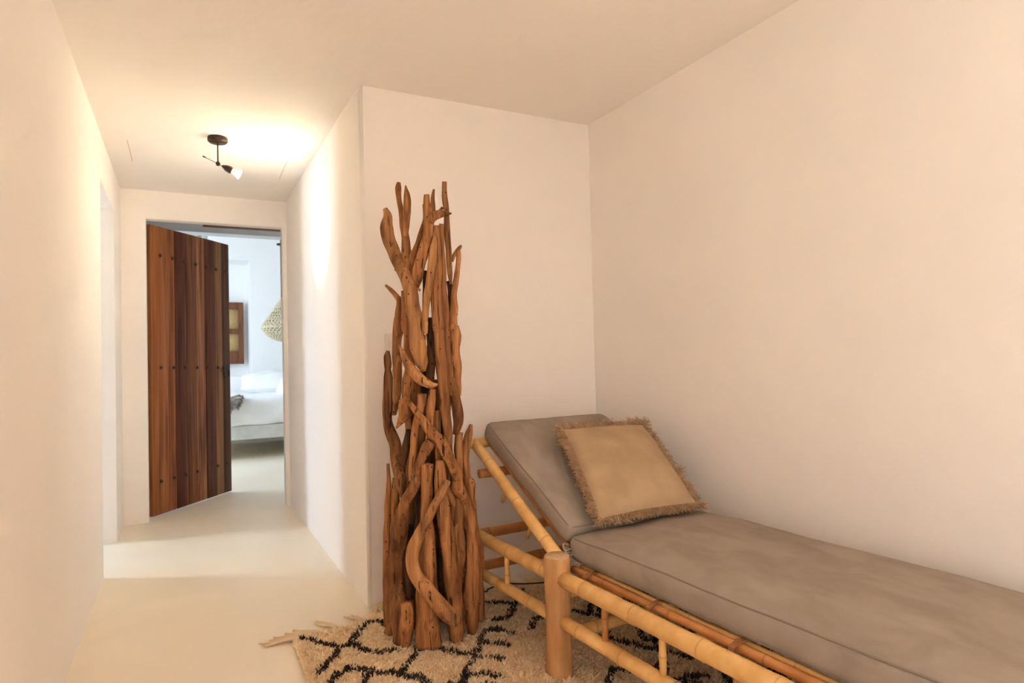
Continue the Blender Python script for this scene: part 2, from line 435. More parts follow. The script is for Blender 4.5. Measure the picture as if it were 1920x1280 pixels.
studs_px = [[(300, 479), (323, 484.5), (345, 490.5), (366.5, 495.5), (386.5, 500.5), (404.5, 505), (422.5, 509.5)],
            [(301.5, 689), (326, 689), (347.5, 689), (369.5, 689), (389.5, 689), (408.5, 689), (425, 689)],
            [(302.5, 902), (327, 895.5), (349.5, 889.5), (370, 884), (389.5, 878.5), (408.5, 873), (426, 868)]]
stud_me = None
for row in studs_px:
    for (px, py) in row:
        s, z = door_s(px, py)
        mb = lathe(MB(), [(.0001, .012), (.006, .0115), (.0105, .0085), (.013, .004), (.0135, 0)], (0, 0, 0), (0, -1, 0), 10)
        if stud_me is None:
            o = mb.build('stud', 'iron'); stud_me = o.data
        else:
            o = bpy.data.objects.new('stud', stud_me); COL.objects.link(o)
        o.parent = door; o.location = (s, -.001, z)
s, z = door_s(420, 690)
hb = lathe(MB(), [(.0001, .016), (.008, .016), (.012, .008), (.024, .005), (.026, 0)], DP(s, .0005, z), dn, 20).build('handle_plate', 'iron', door)
rg = MB(); th = np.linspace(0, 2 * math.pi, 25)
rc = DP(s, .014, z - .042)
P = [rc + dd * .040 * math.sin(t) + np.array([0, 0, .042 * math.cos(t)]) + dn * .008 * (1 - math.cos(t)) for t in th]
tube(rg, P, [.0065] * 25, 8, cap=False, up=dn); rg.build('handle_ring', 'iron', door)

# ------------------------------------------------------------------ hall spot lamp
def spot(name, loc, d, power, angle, blend, color, size):
    l = bpy.data.lights.new(name, 'SPOT'); l.energy = power; l.spot_size = math.radians(angle); l.spot_blend = blend; l.color = color; l.shadow_soft_size = size
    o = bpy.data.objects.new(name, l); COL.objects.link(o); o.location = loc
    o.rotation_euler = Vector(d).to_track_quat('-Z', 'Y').to_euler(); return o
def point(name, loc, power, color, size):
    l = bpy.data.lights.new(name, 'POINT'); l.energy = power; l.color = color; l.shadow_soft_size = size
    o = bpy.data.objects.new(name, l); COL.objects.link(o); o.location = loc; return o
def spotlight(lc, tgt, label, beam, spill, angle=58, tint=(1.0, .88, .64)):
    lamp = empty('ceiling_spotlight', tuple(lc)); tag(lamp, label, 'ceiling lamp', 'ceiling spotlights')
    lathe(MB(), [(.0001, 0), (.052, 0), (.054, -.008), (.053, -.022), (.045, -.030), (.0001, -.032)], lc, n=36).build('ceiling_rose', 'bronze', lamp)
    pv = lc + np.array([0, 0, -.150])
    tube(MB(), [lc + (0, 0, -.03), pv], [.004, .004], 10).build('stem', 'bronze', lamp)
    lathe(MB(), [(.0001, -.013), (.008, -.011), (.012, -.004), (.012, .004), (.008, .011), (.0001, .013)], pv, n=16).build('swivel_joint', 'bronze', lamp)
    ldir = tgt - pv; ldir /= np.linalg.norm(ldir)
    k_ = MB(); tube(k_, [pv - ldir * .085, pv - ldir * .07, pv - ldir * .069, pv + ldir * .03], [.004, .004, .0018, .0018], 8); k_.build('arm', 'bronze', lamp)
    lathe(MB(), [(.0001, .020), (.005, .022), (.017, .045), (.020, .060), (.0195, .078), (.015, .079), (.0001, .079)], pv, ldir, 24).build('socket', 'bronze', lamp)
    bulb = lathe(MB(), [(.010, .079), (.013, .088), (.014, .098), (.020, .110), (.027, .122), (.028, .128)], pv, ldir, 24).build('bulb_reflector', 'bulb_glass', lamp)
    lathe(MB(), [(.026, .1265), (.014, .129), (.0001, .130)], pv, ldir, 24).build('bulb_face', 'bulb_lit', bulb)
    spot('spotlight_beam', pv + ldir * .137, ldir, beam, angle, .6, tint, .012)
    point('spotlight_spill', pv + ldir * .16, spill, tint, .015)
spotlight(at_z(408, 258, HC), np.array([XH, 3.93, 2.03]), 'small bronze ceiling spotlight with a bare lit bulb in the hallway', 195, 1.7, 66)
# added fill lamp, unseen behind the viewer, built as the hall fixture
spotlight(np.array([.75, -.95, HC]), np.array([XR, -1.5, 1.7]), 'added unseen fill spotlight behind the viewer aimed at the right wall', 370, 2, 110, (1.0, .86, .76))

# ------------------------------------------------------------------ light switch on the wall
sw = empty('light_switch', (.88, YC, 1.2)); tag(sw, 'ivory double light switch on wall half hidden behind the driftwood', 'light switch')
MB().box((.842, YC - .009, 1.100), (.925, YC, 1.263)).build('plate', 'ivory', sw, True, .003)
for zc in (1.222, 1.140):
    MB().box((.857, YC - .0125, zc - .030), (.911, YC - .0085, zc + .030)).build('insert', 'ivory', sw, True, .002)
    lathe(MB(), [(.0001, .0165), (.017, .0165), (.0185, .0145), (.0185, .012)], (.884, YC, zc), (0, -1, 0), 24).build('button', 'ivory', sw)

# ------------------------------------------------------------------ rug
RX0, RX1 = .375, 1.93
_re = [at_z(x, y, .012) for x, y in ((551, 1199), (563, 1195), (602, 1185), (636, 1177), (678, 1163), (706, 1150))]
RFX = [float(q[0]) for q in _re] + [1.1, 1.5, 1.95]; RFY = [float(q[1]) for q in _re] + [2.80, 2.775, 2.75]
def rug_far(x): return np.interp(x, RFX, RFY)
RY0 = .55
rug = empty('shaggy_rug', (1.1, 2.0, 0)); tag(rug, 'shaggy cream wool rug with dark diamond lines and fringe under daybed', 'rug')
nxr, nyr = 60, 80
vs = []
for j in range(nyr + 1):
    for i in range(nxr + 1):
        x = RX0 + (RX1 - RX0) * i / nxr; yf = rug_far(x); y = RY0 + (yf - RY0) * j / nyr
        e = min(i, nxr - i, j, nyr - j)
        z = .012 * min(1, e / 2) + .004 + .004 * noise.noise(Vector((x * 9, y * 9, 3)))
        vs.append((x + .008 * noise.noise(Vector((0, y * 5, 1))), y, max(.003, z)))
fs = [(j * (nxr + 1) + i, j * (nxr + 1) + i + 1, (j + 1) * (nxr + 1) + i + 1, (j + 1) * (nxr + 1) + i) for j in range(nyr) for i in range(nxr)]
MB().add(vs, fs).build('backing', 'wool_base', rug)
# dark lines of the pattern (traced where the photo shows them, a diamond lattice elsewhere)
def zc7(L): return [at_z(x / 3.097 + 440, y / 3.097 + 1040, .025)[:2] for x, y in L]
def zc6(L): return [at_z(x / 3 + 860, y / 3 + 1000, .025)[:2] for x, y in L]
lines = [zc7(L) for L in (
    [(390, 480), (480, 505), (570, 525), (600, 545), (660, 520), (700, 470), (750, 410), (790, 385), (840, 385), (870, 405)],
    [(600, 545), (580, 590), (530, 630), (490, 690)], [(690, 510), (740, 550), (840, 565), (930, 550)],
    [(1080, 530), (1045, 580), (990, 650), (965, 695), (900, 680), (840, 685), (780, 675), (720, 655), (650, 660), (600, 690), (560, 730), (530, 780)],
    [(780, 680), (750, 740), (720, 790)], [(965, 695), (1020, 715), (1080, 710), (1110, 743), (1150, 790)],
    [(1060, 535), (1130, 530), (1220, 550), (1300, 570), (1380, 575), (1420, 540), (1430, 500), (1450, 440), (1500, 432), (1560, 440), (1610, 455)],
    [(1420, 510), (1500, 510), (1590, 525)], [(1400, 590), (1480, 595), (1560, 605)], [(1390, 590), (1350, 660), (1330, 720), (1290, 800)],
    [(1340, 695), (1430, 690), (1550, 705)], [(1450, 270), (1530, 275), (1610, 285), (1640, 275), (1600, 340), (1580, 375), (1500, 378)],
    [(1640, 275), (1700, 285), (1680, 240), (1660, 200)], [(1720, 425), (1745, 370), (1830, 350)])]
lines += [zc6(L) for L in ([(740, 330), (742, 380), (735, 450)], [(1010, 490), (1025, 560), (1040, 595), (1100, 600)],
    [(840, 840), (860, 765), (940, 765), (1010, 790), (1080, 820)], [(1220, 840), (1290, 805), (1390, 800)], [(900, 500), (980, 490), (1010, 490)],
    [(1280, 640), (1360, 650), (1440, 640)], [(1120, 740), (1130, 800)])]
for k in range(-3, 7):                         # lattice under the daybed and toward the viewer
    for sg in (1, -1):
        L = []
        for t in np.linspace(0, 1, 9):
            x = 1.45 + (RX1 - 1.45) * t; y = 1.0 + k * .36 + sg * (t - .5) * .72 + .02 * math.sin(9 * t + k)
            if RY0 + .1 < y < 2.6: L.append((x, y))
        if len(L) > 2: lines.append(L)
for (xa, ya, xb, yb) in ((.4, 2.1, .8, 1.75), (.4, 1.75, .8, 2.05), (.4, 1.5, .8, 1.2), (.8, 1.75, 1.15, 1.45), (.8, 2.05, 1.0, 1.9)):
    lines.append([(xa + (xb - xa) * t, ya + (yb - ya) * t + .015 * math.sin(14 * t)) for t in np.linspace(0, 1, 7)])
segs = np.array([(*a, *b) for L in lines for a, b in zip(L[:-1], L[1:])], float)
def dark_mask(X, Y, wd):
    d2 = np.full(len(X), 9.)
    for x0_, y0_, x1_, y1_ in segs:
        dx, dy = x1_ - x0_, y1_ - y0_; LL = dx * dx + dy * dy + 1e-12
        t = np.clip(((X - x0_) * dx + (Y - y0_) * dy) / LL, 0, 1)
        d2 = np.minimum(d2, (X - x0_ - t * dx) ** 2 + (Y - y0_ - t * dy) ** 2)
    return d2 < wd ** 2
NT = 150000
X = rng.uniform(RX0 + .002, RX1, NT); Y = rng.uniform(RY0, 2.83, NT)
ok = Y < rug_far(X) - .02; X, Y = X[ok], Y[ok]
dk = dark_mask(X, Y, rng.uniform(.005, .014, len(X)))
def pile(sel, name, mat, hmul, lmul=1.0):
    x, y = X[sel], Y[sel]; n = len(x)
    cl = np.array([noise.noise(Vector((a * 26, b * 26, 0))) for a, b in zip(x, y)])
    cl2 = np.array([noise.noise(Vector((a * 26, b * 26, 7))) for a, b in zip(x, y)])
    h = rng.uniform(.013, .025, n) * hmul * (1 + .35 * cl)
    ang = rng.uniform(0, 2 * math.pi, n); lean = rng.uniform(.010, .034, n)
    lx = np.cos(ang) * lean * lmul + cl * .016 * lmul; ly = np.sin(ang) * lean * lmul + cl2 * .016 * lmul - .004
    wa = rng.uniform(0, math.pi, n); wd = rng.uniform(.0030, .0058, n)
    ux, uy = np.cos(wa) * wd, np.sin(wa) * wd
    b0 = .010
    V = np.empty((n, 5, 3))
    V[:, 0] = np.c_[x - ux, y - uy, np.full(n, b0)]; V[:, 1] = np.c_[x + ux, y + uy, np.full(n, b0)]
    V[:, 2] = np.c_[x + ux * .9 + lx * .45, y + uy * .9 + ly * .45, b0 + h * .62]; V[:, 3] = np.c_[x - ux * .9 + lx * .45, y - uy * .9 + ly * .45, b0 + h * .62]
    V[:, 4] = np.c_[x + lx, y + ly, b0 + h]
    base = np.arange(n)[:, None] * 5
    q = (base + np.array([[0, 1, 2, 3]])); t = (base + np.array([[3, 2, 4]]))
    me = bpy.data.meshes.new(name)
    me.from_pydata((V.reshape(-1, 3) - np.array([1.1, 2.0, 0])).tolist(), [], q.tolist() + t.tolist())
    me.materials.append(M[mat]); me.polygons.foreach_set('use_smooth', [True] * len(me.polygons))
    o = bpy.data.objects.new(name, me); COL.objects.link(o); o.parent = rug; o['kind'] = 'stuff'; return o
pile(~dk, 'pile', 'wool', 1.0, .8)
pile(dk, 'pattern_pile', 'wool_dark', 1.22, .45)['label'] = 'dark charcoal pattern lines'
# fringe tassels along the far end
tz = [((563, 1195), (486, 1211)), ((585, 1188), (505, 1199)), ((602, 1186), (540, 1186)), ((636, 1178), (592, 1166)), ((678, 1163), (650, 1155)), ((700, 1150), (706, 1128)), ((712, 1142), (716, 1118))]
tass = [(at_z(*a, .012), at_z(*b, .006)) for a, b in tz]
for x in np.arange(.86, 1.9, .075):
    y = rug_far(x); tass.append((np.array([x, y - .01, .012]), np.array([x + random.uniform(-.03, .03), min(y + .10, 2.905), .006])))
for a, b in tass:
    mb = MB()
    for k in range(8):
        d = b - a; L = np.linalg.norm(d[:2]); sd = np.array([-d[1], d[0], 0]) / L
        o1 = random.uniform(-.010, .010); o2 = random.uniform(-.024, .024) ; l2 = random.uniform(.8, 1.05)
        P = [a + sd * o1 * .7, a + d * .3 + sd * o1 + (0, 0, .006), a + d * .65 * l2 + sd * (o1 * .5 + o2 * .5) + (0, 0, .002), a + d * l2 + sd * o2]
        for q in P: q[2] = max(q[2], .008)
        P, R = resample(P, .012, [.0058, .0056, .005, .003]); tube(mb, P, R, 5)
    mb.build('tassel', 'wool', rug)

# ------------------------------------------------------------------ driftwood sculpture
def A(*L): return [(x / 4.266 + 660, y / 4.266 + 320, w_ / 4.266) for x, y, w_ in L]
def B(*L): return [(x / 4 + 680, y / 4 + 580, w_ / 4) for x, y, w_ in L]
def C(*L): return [(x / 3.368 + 680, y / 3.368 + 860, w_ / 3.368) for x, y, w_ in L]
DC, RC = 2.62, .145          # depth of its axis, radius
axis_p = at_depth(806, 1180, DC)
dw = empty('driftwood_sculpture', (float(axis_p[0]), float(axis_p[1]), .02))
tag(dw, 'tall driftwood sculpture of upright twisted branches standing on the rug', 'sculpture')
def stick(pts, layer=0.0, mat='drift', seed=None, dscale=1.0, ridge=.10, pname='branch'):
    sd = random.randrange(10 ** 6) if seed is None else seed
    r_ = random.Random(sd)
    P, R = [], []
    for px, py, wd in pts:
        lat = (px - 806) * DC / FPX
        dep = DC - math.sqrt(max(RC * RC - lat * lat, .0004)) * dscale - layer
        q = at_depth(px, py, dep); q[2] = max(q[2], .026)
        P.append(q); R.append(max(wd, 2.5) / 2 * dep / FPX)
    return branch_mesh(P, R, mat, r_, ridge, pname)
def branch_mesh(P, R, mat, r_, ridge=.10, pname='branch'):
    P, R = resample(P, .012, R)
    n = 20; ridge *= 1.5; off = r_.uniform(0, 50)
    ph = [r_.uniform(0, 6.28) for _ in range(4)]; am = [r_.uniform(.4, 1) for _ in range(4)]; tw = r_.uniform(-2.5, 2.5)
    knots = [(r_.uniform(.1, .9), r_.uniform(0, 6.28), r_.uniform(.12, .3)) for _ in range(r_.randint(1, 3))]
    m = len(P); Ls = np.concatenate([[0], np.cumsum(np.linalg.norm(np.diff(P, axis=0), axis=1))]); LT = Ls[-1]
    wob = np.array([[noise.noise(Vector((Ls[i] * 9, off, k * 9.1))) for k in range(3)] for i in range(m)]) * .0035
    P = P + wob
    def shp(i, t):
        t2 = t + tw * Ls[i]
        k = 1 + ridge * (am[0] * math.sin(2 * t2 + ph[0]) * .7 + am[1] * .6 * math.sin(3 * t2 + ph[1]) + am[2] * .5 * math.sin(5 * t2 + ph[2]) + am[3] * .45 * math.sin(7 * t2 + ph[3]))
        k += .22 * noise.noise(Vector((math.cos(t) * 1.2 + off, math.sin(t) * 1.2, Ls[i] * 14)))
        for (s, a, h) in knots:
            dq = ((Ls[i] - s * LT) / .022) ** 2 + (2 * math.sin((t - a) / 2) / .7) ** 2
            k += h * math.exp(-dq)
        return max(k, .45)
    mb = MB(); tube(mb, P, R, n, shp)
    return mb.build(pname, mat, dw)
S = [
 # (points, layer, material)
 (A((265, 303, 34), (285, 365, 70), (275, 455, 98), (298, 570, 98), (365, 715, 92), (430, 850, 92), (470, 960, 105), (492, 1100, 105), (516, 1280, 112)) + B((425, 300, 112), (442, 410, 88), (458, 474, 26)), .035, 'drift_pale'),
 (A((375, 92, 26), (370, 140, 46), (378, 230, 40), (393, 330, 40), (410, 430, 52), (424, 540, 62), (430, 640, 70), (448, 740, 84), (455, 860, 72), (450, 980, 60), (440, 1100, 55)), -.02, 'drift'),
 (A((427, 120, 6), (432, 180, 46), (436, 240, 62), (432, 330, 66), (426, 430, 56), (424, 520, 44)), -.012, 'drift'),
 (A((571, 268, 14), (574, 380, 22), (560, 460, 32), (525, 580, 44), (482, 690, 58), (452, 780, 66)), -.03, 'drift'),
 (A((598, 192, 44), (597, 260, 58), (606, 340, 78), (618, 430, 76), (600, 540, 84), (565, 660, 86), (538, 770, 84), (512, 880, 78), (500, 970, 40)), .012, 'drift'),
 (A((618, 415, 60), (650, 368, 70), (705, 352, 58), (760, 346, 32), (794, 342, 12)), .022, 'drift'),
 (A((656, 148, 16), (646, 220, 28), (645, 300, 40), (632, 370, 50)), .006, 'drift'),
 (A((722, 295, 22), (690, 335, 26), (665, 380, 30)), -.02, 'drift'),
 (A((667, 526, 32), (662, 600, 60), (650, 700, 66), (640, 800, 70), (622, 900, 60), (602, 1000, 60), (590, 1100, 58), (580, 1200, 56), (574, 1280, 54)) + B((468, 90, 50), (466, 180, 44)), .028, 'drift_pale'),
 (A((715, 425, 38), (714, 520, 46), (716, 640, 52), (722, 780, 56), (726, 900, 62), (736, 1000, 66), (746, 1100, 62), (750, 1280, 60)) + B((620, 120, 55), (640, 300, 60), (650, 480, 60), (660, 640, 60)), .004, 'drift'),
 (A((682, 440, 50), (686, 560, 56), (690, 700, 72), (690, 850, 82), (685, 1000, 92), (686, 1150, 92), (692, 1280, 88)) + B((572, 150, 78), (582, 300, 78), (596, 450, 80), (608, 600, 80), (622, 750, 74), (636, 900, 66), (645, 1020, 50)), .016, 'drift'),
 (A((740, 90, 36), (744, 200, 44), (755, 300, 44), (761, 400, 44), (765, 500, 44), (770, 620, 44), (776, 720, 42), (786, 820, 40), (793, 905, 18)), .0, 'drift'),
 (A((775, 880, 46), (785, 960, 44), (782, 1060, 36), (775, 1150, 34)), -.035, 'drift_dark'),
 (A((868, 602, 20), (842, 638, 34), (812, 682, 30), (798, 725, 24)), -.02, 'drift'),
 (A((850, 640, 34), (850, 700, 40), (843, 780, 38), (833, 880, 46), (820, 990, 50), (812, 1100, 58), (806, 1200, 70), (806, 1280, 84)) + B((675, 120, 78), (690, 200, 90), (685, 300, 84), (695, 400, 84), (702, 500, 72), (715, 590, 50), (722, 648, 28)), .0, 'drift'),
 (A((592, 800, 44), (586, 950, 40), (580, 1100, 40), (575, 1250, 40)), -.06, 'drift_dark'),
 (A((268, 914, 18), (308, 948, 38), (352, 992, 40), (378, 1040, 46), (380, 1120, 60), (368, 1220, 56), (360, 1280, 56)) + B((272, 60, 66), (264, 160, 66), (256, 280, 62), (256, 400, 58), (260, 500, 58), (256, 620, 54), (247, 720, 46), (237, 790, 34)), -.01, 'drift'),
 (A((412, 960, 40), (420, 1060, 58), (428, 1180, 62), (430, 1280, 62)) + B((318, 80, 62), (332, 200, 52), (336, 320, 52), (346, 420, 60), (342, 520, 88), (330, 620, 80), (318, 720, 50)), .008, 'drift'),
 (B((192, 308, 22), (184, 350, 50), (186, 400, 54), (188, 450, 42), (192, 510, 60), (190, 610, 66), (184, 720, 66), (186, 820, 62), (204, 920, 78), (232, 1010, 86), (246, 1100, 80), (270, 1200, 80), (292, 1290, 76)) + C((245, 170, 60), (262, 250, 40)), .0, 'drift'),
 (B((282, 346, 34), (272, 400, 46), (262, 455, 66), (262, 520, 60), (258, 620, 54), (250, 700, 46)), .012, 'drift'),
 (B((268, 256, 8), (298, 330, 42), (340, 418, 70), (400, 486, 76), (462, 540, 74), (520, 566, 54), (562, 562, 18)), .065, 'drift_pale'),
 (B((455, 228, 40), (452, 300, 62), (446, 380, 60), (458, 460, 40)), .052, 'drift_pale'),
 (B((310, 668, 70), (318, 720, 108), (312, 780, 104), (285, 835, 62), (253, 888, 6)), .035, 'drift'),
 (B((312, 660, 22), (358, 708, 40), (420, 790, 58), (480, 870, 74), (540, 942, 82), (600, 1012, 96), (640, 1100, 94), (682, 1190, 90), (722, 1280, 84)) + C((600, 175, 80), (640, 262, 86), (668, 325, 98), (684, 420, 88), (690, 540, 84), (694, 680, 92), (690, 780, 110), (684, 870, 116), (690, 960, 82), (690, 1060, 66), (686, 1165, 46)), .045, 'drift'),
 (B((446, 636, 76), (440, 700, 80), (420, 800, 74), (400, 880, 66), (386, 960, 60), (380, 1060, 60), (374, 1180, 56), (368, 1290, 50)), .018, 'drift'),
 (B((528, 596, 42), (520, 680, 60), (510, 770, 64), (502, 870, 56), (492, 970, 50), (480, 1070, 40)), .02, 'drift'),
 (B((515, 990, 70), (490, 1025, 84), (462, 1080, 68), (436, 1140, 64), (408, 1215, 60), (386, 1280, 58)) + C((352, 108, 62), (312, 198, 66), (274, 268, 76), (254, 330, 84), (246, 410, 92), (234, 510, 92), (218, 600, 88), (212, 700, 94), (214, 800, 98), (226, 890, 112), (244, 980, 122), (250, 1080, 122), (250, 1185, 116)), .034, 'drift'),
 (C((275, 905, 86), (284, 960, 100), (280, 1030, 92), (272, 1100, 76), (268, 1180, 70)), .052, 'drift'),
 (C((160, 32, 18), (165, 150, 26), (160, 300, 40), (156, 450, 40), (150, 600, 36), (150, 750, 42), (154, 900, 46), (156, 1055, 42)), -.012, 'drift'),
 (C((214, 130, 56), (206, 300, 60), (200, 460, 56), (190, 620, 50), (185, 800, 50), (185, 1000, 50), (185, 1120, 46)), -.012, 'drift'),
 (C((182, 1015, 26), (168, 1085, 54), (160, 1165, 60)), .03, 'drift'),
 (C((536, 136, 42), (502, 208, 56), (452, 298, 58), (400, 390, 66), (352, 480, 76), (322, 570, 78), (316, 650, 82), (342, 730, 88), (400, 810, 92), (470, 900, 92), (538, 978, 92), (588, 1018, 92)), .085, 'drift_pale'),
 (C((408, 30, 74), (404, 180, 74), (398, 330, 76), (408, 480, 96), (414, 620, 110), (412, 760, 126), (410, 920, 146), (420, 1170, 156)), .02, 'drift'),
 (C((484, 10, 56), (490, 150, 70), (506, 290, 84), (522, 420, 90), (540, 560, 98), (556, 700, 110), (572, 850, 112), (584, 1000, 108), (592, 1145, 92)), .03, 'drift'),
 (C((600, 240, 46), (604, 400, 54), (612, 540, 60), (626, 650, 58), (636, 770, 46)), .012, 'drift'),
 (B((816, 866, 26), (802, 935, 60), (776, 1030, 70), (766, 1120, 66), (770, 1200, 68), (782, 1280, 62)) + C((676, 150, 62), (690, 250, 52), (700, 350, 40), (705, 480, 40)), .0, 'drift'),
 (B((664, 510, 56), (684, 600, 74), (700, 690, 80), (714, 780, 92), (718, 850, 84), (694, 935, 44)), .014, 'drift'),
 (B((722, 920, 58), (716, 1050, 60), (720, 1180, 56), (725, 1290, 56)), -.012, 'drift'),
 (C((652, 40, 50), (668, 200, 56), (700, 420, 60), (722, 600, 60), (735, 800, 60), (745, 980, 60), (755, 1015, 46)), -.02, 'drift'),
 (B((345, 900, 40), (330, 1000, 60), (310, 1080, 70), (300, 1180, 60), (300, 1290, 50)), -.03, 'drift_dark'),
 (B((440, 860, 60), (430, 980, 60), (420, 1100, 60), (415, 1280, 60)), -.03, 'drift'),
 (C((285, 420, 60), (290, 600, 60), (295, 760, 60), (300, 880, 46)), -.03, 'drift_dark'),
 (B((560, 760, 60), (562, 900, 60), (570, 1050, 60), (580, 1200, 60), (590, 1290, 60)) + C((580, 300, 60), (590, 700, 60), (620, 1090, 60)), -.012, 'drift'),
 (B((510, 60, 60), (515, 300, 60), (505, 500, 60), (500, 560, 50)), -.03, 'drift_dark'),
 (A((345, 790, 16), (375, 800, 20), (420, 815, 24)), -.03, 'drift'),
 (A((545, 958, 22), (520, 950, 24), (490, 940, 22)), .02, 'drift'),
]
for i, (pts, lay, mt) in enumerate(S):
    stick(pts, lay, mt, seed=100 + i)
# inner and rear branches closing the bundle
rr = random.Random(5)
for k in range(22):
    a = math.pi * (k + .5) / 14 if k < 14 else rr.uniform(0, 2 * math.pi)
    rad = rr.uniform(.10, .15) if k < 14 else rr.uniform(.0, .06)
    side = np.array([CR[0], CR[1], 0]); fw = np.array([CF[0], CF[1], 0]) / math.hypot(CF[0], CF[1])
    ztop_ = rr.uniform(.85, 1.25) if k < 14 else rr.uniform(.7, 1.2)
    base = np.array([axis_p[0], axis_p[1], 0]); pl = []; rl = []
    r0 = rr.uniform(.014, .024)
    for j in range(6):
        t = j / 5
        rj = rad * (1 - .25 * t) + rr.uniform(-.012, .012); aj = a + rr.uniform(-.1, .1)
        q = base + side * rj * math.cos(aj) * .85 + fw * rj * math.sin(aj); q[2] = .027 + (ztop_ - .027) * t
        pl.append(q); rl.append(r0 * (1.15 - .5 * t) * rr.uniform(.85, 1.15))
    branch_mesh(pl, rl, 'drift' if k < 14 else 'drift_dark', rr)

# ------------------------------------------------------------------ bamboo daybed (local l: toward the viewer, v: toward the wall)
ang = math.radians(3.0)
Lv = np.array([math.sin(ang), -math.cos(ang), 0]); Vv = np.array([math.cos(ang), math.sin(ang), 0]); Q0 = np.array([1.161, 1.933, 0.])
def BD(l, v, z): return Q0 + Lv * l + Vv * v + np.array([0, 0, z])
bed = empty('bamboo_daybed', tuple(BD(.4, .38, .02))); tag(bed, 'bamboo daybed frame with raised slanting backrest standing against the wall', 'daybed')
def pole(name, a, b, r, mat='bamboo', node=.24, seed=0, n=16, bulge=.07, taper=0.0, wob=.004):
    a, b = np.array(a, float), np.array(b, float); L = np.linalg.norm(b - a); r_ = random.Random(seed)
    d = (b - a) / L
    nodes = []; s = r_.uniform(.3, .9) * node
    while s < L - .02: nodes.append(s); s += node * r_.uniform(.85, 1.15)
    ss = set(np.linspace(0, L, max(3, int(L / .06)))) 
    for q in nodes:
        for dq in (-.03, -.012, -.006, -.0025, 0, .0025, .006, .012, .03): 
            if 0 < q + dq < L: ss.add(q + dq)
    ss = sorted(ss); off = r_.uniform(0, 99)
    P = [a + d * s + np.array([noise.noise(Vector((s * 2.2, off, k * 5.))) for k in range(3)]) * wob * math.sin(math.pi * s / L) for s in ss]
    R, AT = [], []
    for s in ss:
        k = 1 - taper * s / L; c = 0
        for q in nodes:
            x = (s - q)
            k += bulge * math.exp(-(x / .011) ** 2) - .09 * math.exp(-(x / .0018) ** 2); c = max(c, .6 * math.exp(-(x / .0022) ** 2))
        R.append(r * k); AT.append(c)
    mb = MB(); tube(mb, P, R, n, attr=AT)
    return mb.build(name, mat, bed)
BW = .74                       # width between the side frames
LF, LN = -.72, 1.52            # far and near end
def log_post(l, v, z1, r, seed):
    off = seed * 3.3
    P = [BD(l, v, z) for z in (.022, .1, .2, .3, .38, z1 - .012, z1 - .004)]
    R = [r * 1.02, r, r * .985, r * 1.0, r * 1.03, r * 1.03, r * .97]
    P, R = resample(P, .03, R)
    mb = MB(); tube(mb, P, R, 28, lambda i, t: 1 + .03 * noise.noise(Vector((math.cos(t) * 1.3 + off, math.sin(t) * 1.3, i * .2))), cap=False)
    o = mb.build('post', 'post', bed)
    lathe(MB(), [(r * .97, z1 - .004), (r * .9, z1), (.0001, z1 + .001)], BD(l, v, 0), n=28).build('post_top', 'post_end', o)
    return o
log_post(0, 0, .437, .046, 1)
log_post(0, BW, .437, .044, 2)
for v in (0, BW):
    log_post(LF, v, .40, .034, 3 + v); log_post(LN, v, .43, .046, 5 + v)
for v, sd in ((0, 10), (BW, 30)):
    pole('side_rail', BD(.030, v, .362), BD(LN, v, .362), .0275, node=.235, seed=sd + 1)
    pole('side_rail', BD(LF, v, .362), BD(-.028, v, .362), .0265, node=.24, seed=sd + 2)
    pole('lower_rail', BD(.032, v, .212), BD(LN, v, .212), .0235, node=.21, seed=sd + 3)
    pole('lower_rail', BD(LF, v, .208), BD(-.028, v, .212), .0225, node=.22, seed=sd + 4)
    for k, l in enumerate((-.58, -.36, .262, .52, .78, 1.04, 1.30)):
        pole('spindle', BD(l, v, .225), BD(l, v, .345), .0105 if v == 0 else .010, 'bamboo' if k % 2 else 'bamboo_red', node=.09, seed=sd + 40 + k, n=10, bulge=.14, wob=0)
for l, z, r, mt in ((LF, .335, .023, 'bamboo_red'), (LF - .002, .188, .022, 'bamboo_red'), (0, .30, .022, 'bamboo'), (.05, .175, .021, 'bamboo'), (LN, .335, .023, 'bamboo'), (LN, .19, .022, 'bamboo')):
    pole('crossbar', BD(l, .03, z), BD(l, BW - .03, z), r, mt, node=.2, seed=int(100 + l * 30 + z * 90))
# slatted deck under the seat cushion
pole('deck_pole', BD(.005, .066, .376), BD(LN - .03, .060, .376), .0125, 'bamboo_red', node=.3, seed=61, bulge=.16, n=12)
pole('deck_pole', BD(.01, .098, .380), BD(LN - .03, .090, .380), .008, 'bamboo', node=.3, seed=62, bulge=.16, n=10)
for k in range(7):
    v = .16 + k * .085
    pole('deck_pole', BD(.01, v, .376), BD(LN - .03, v, .376), .012, 'bamboo_red', node=.3, seed=63 + k, n=8)
for k, l in enumerate((.20, .60, 1.0, 1.36)):
    pole('deck_crossbar', BD(l, .0, .345), BD(l, BW, .345), .016, 'bamboo', node=.2, seed=80 + k, n=10)
for l in (.113, .427, .735, 1.03, 1.33):
    mb = MB()
    for (v0, v1, zz) in ((.030, .112, .3905),):
        P = [BD(l + .004, v0 - .004, .372), BD(l + .003, v0, .384), BD(l, .060, .3915), BD(l - .003, .085, .3905), BD(l - .005, v1, .389), BD(l - .006, v1 + .006, .375)]
        for i in range(len(P) - 1):
            a, b = P[i], P[i + 1]; wv = Lv * .0095; tz_ = np.array([0, 0, .0022])
            mb.add([a - wv, a + wv, b + wv, b - wv, a - wv + tz_, a + wv + tz_, b + wv + tz_, b - wv + tz_], [(0, 3, 2, 1), (4, 5, 6, 7), (0, 1, 5, 4), (1, 2, 6, 5), (2, 3, 7, 6), (3, 0, 4, 7)])
    mb.build('lashing', 'lash', bed, False)
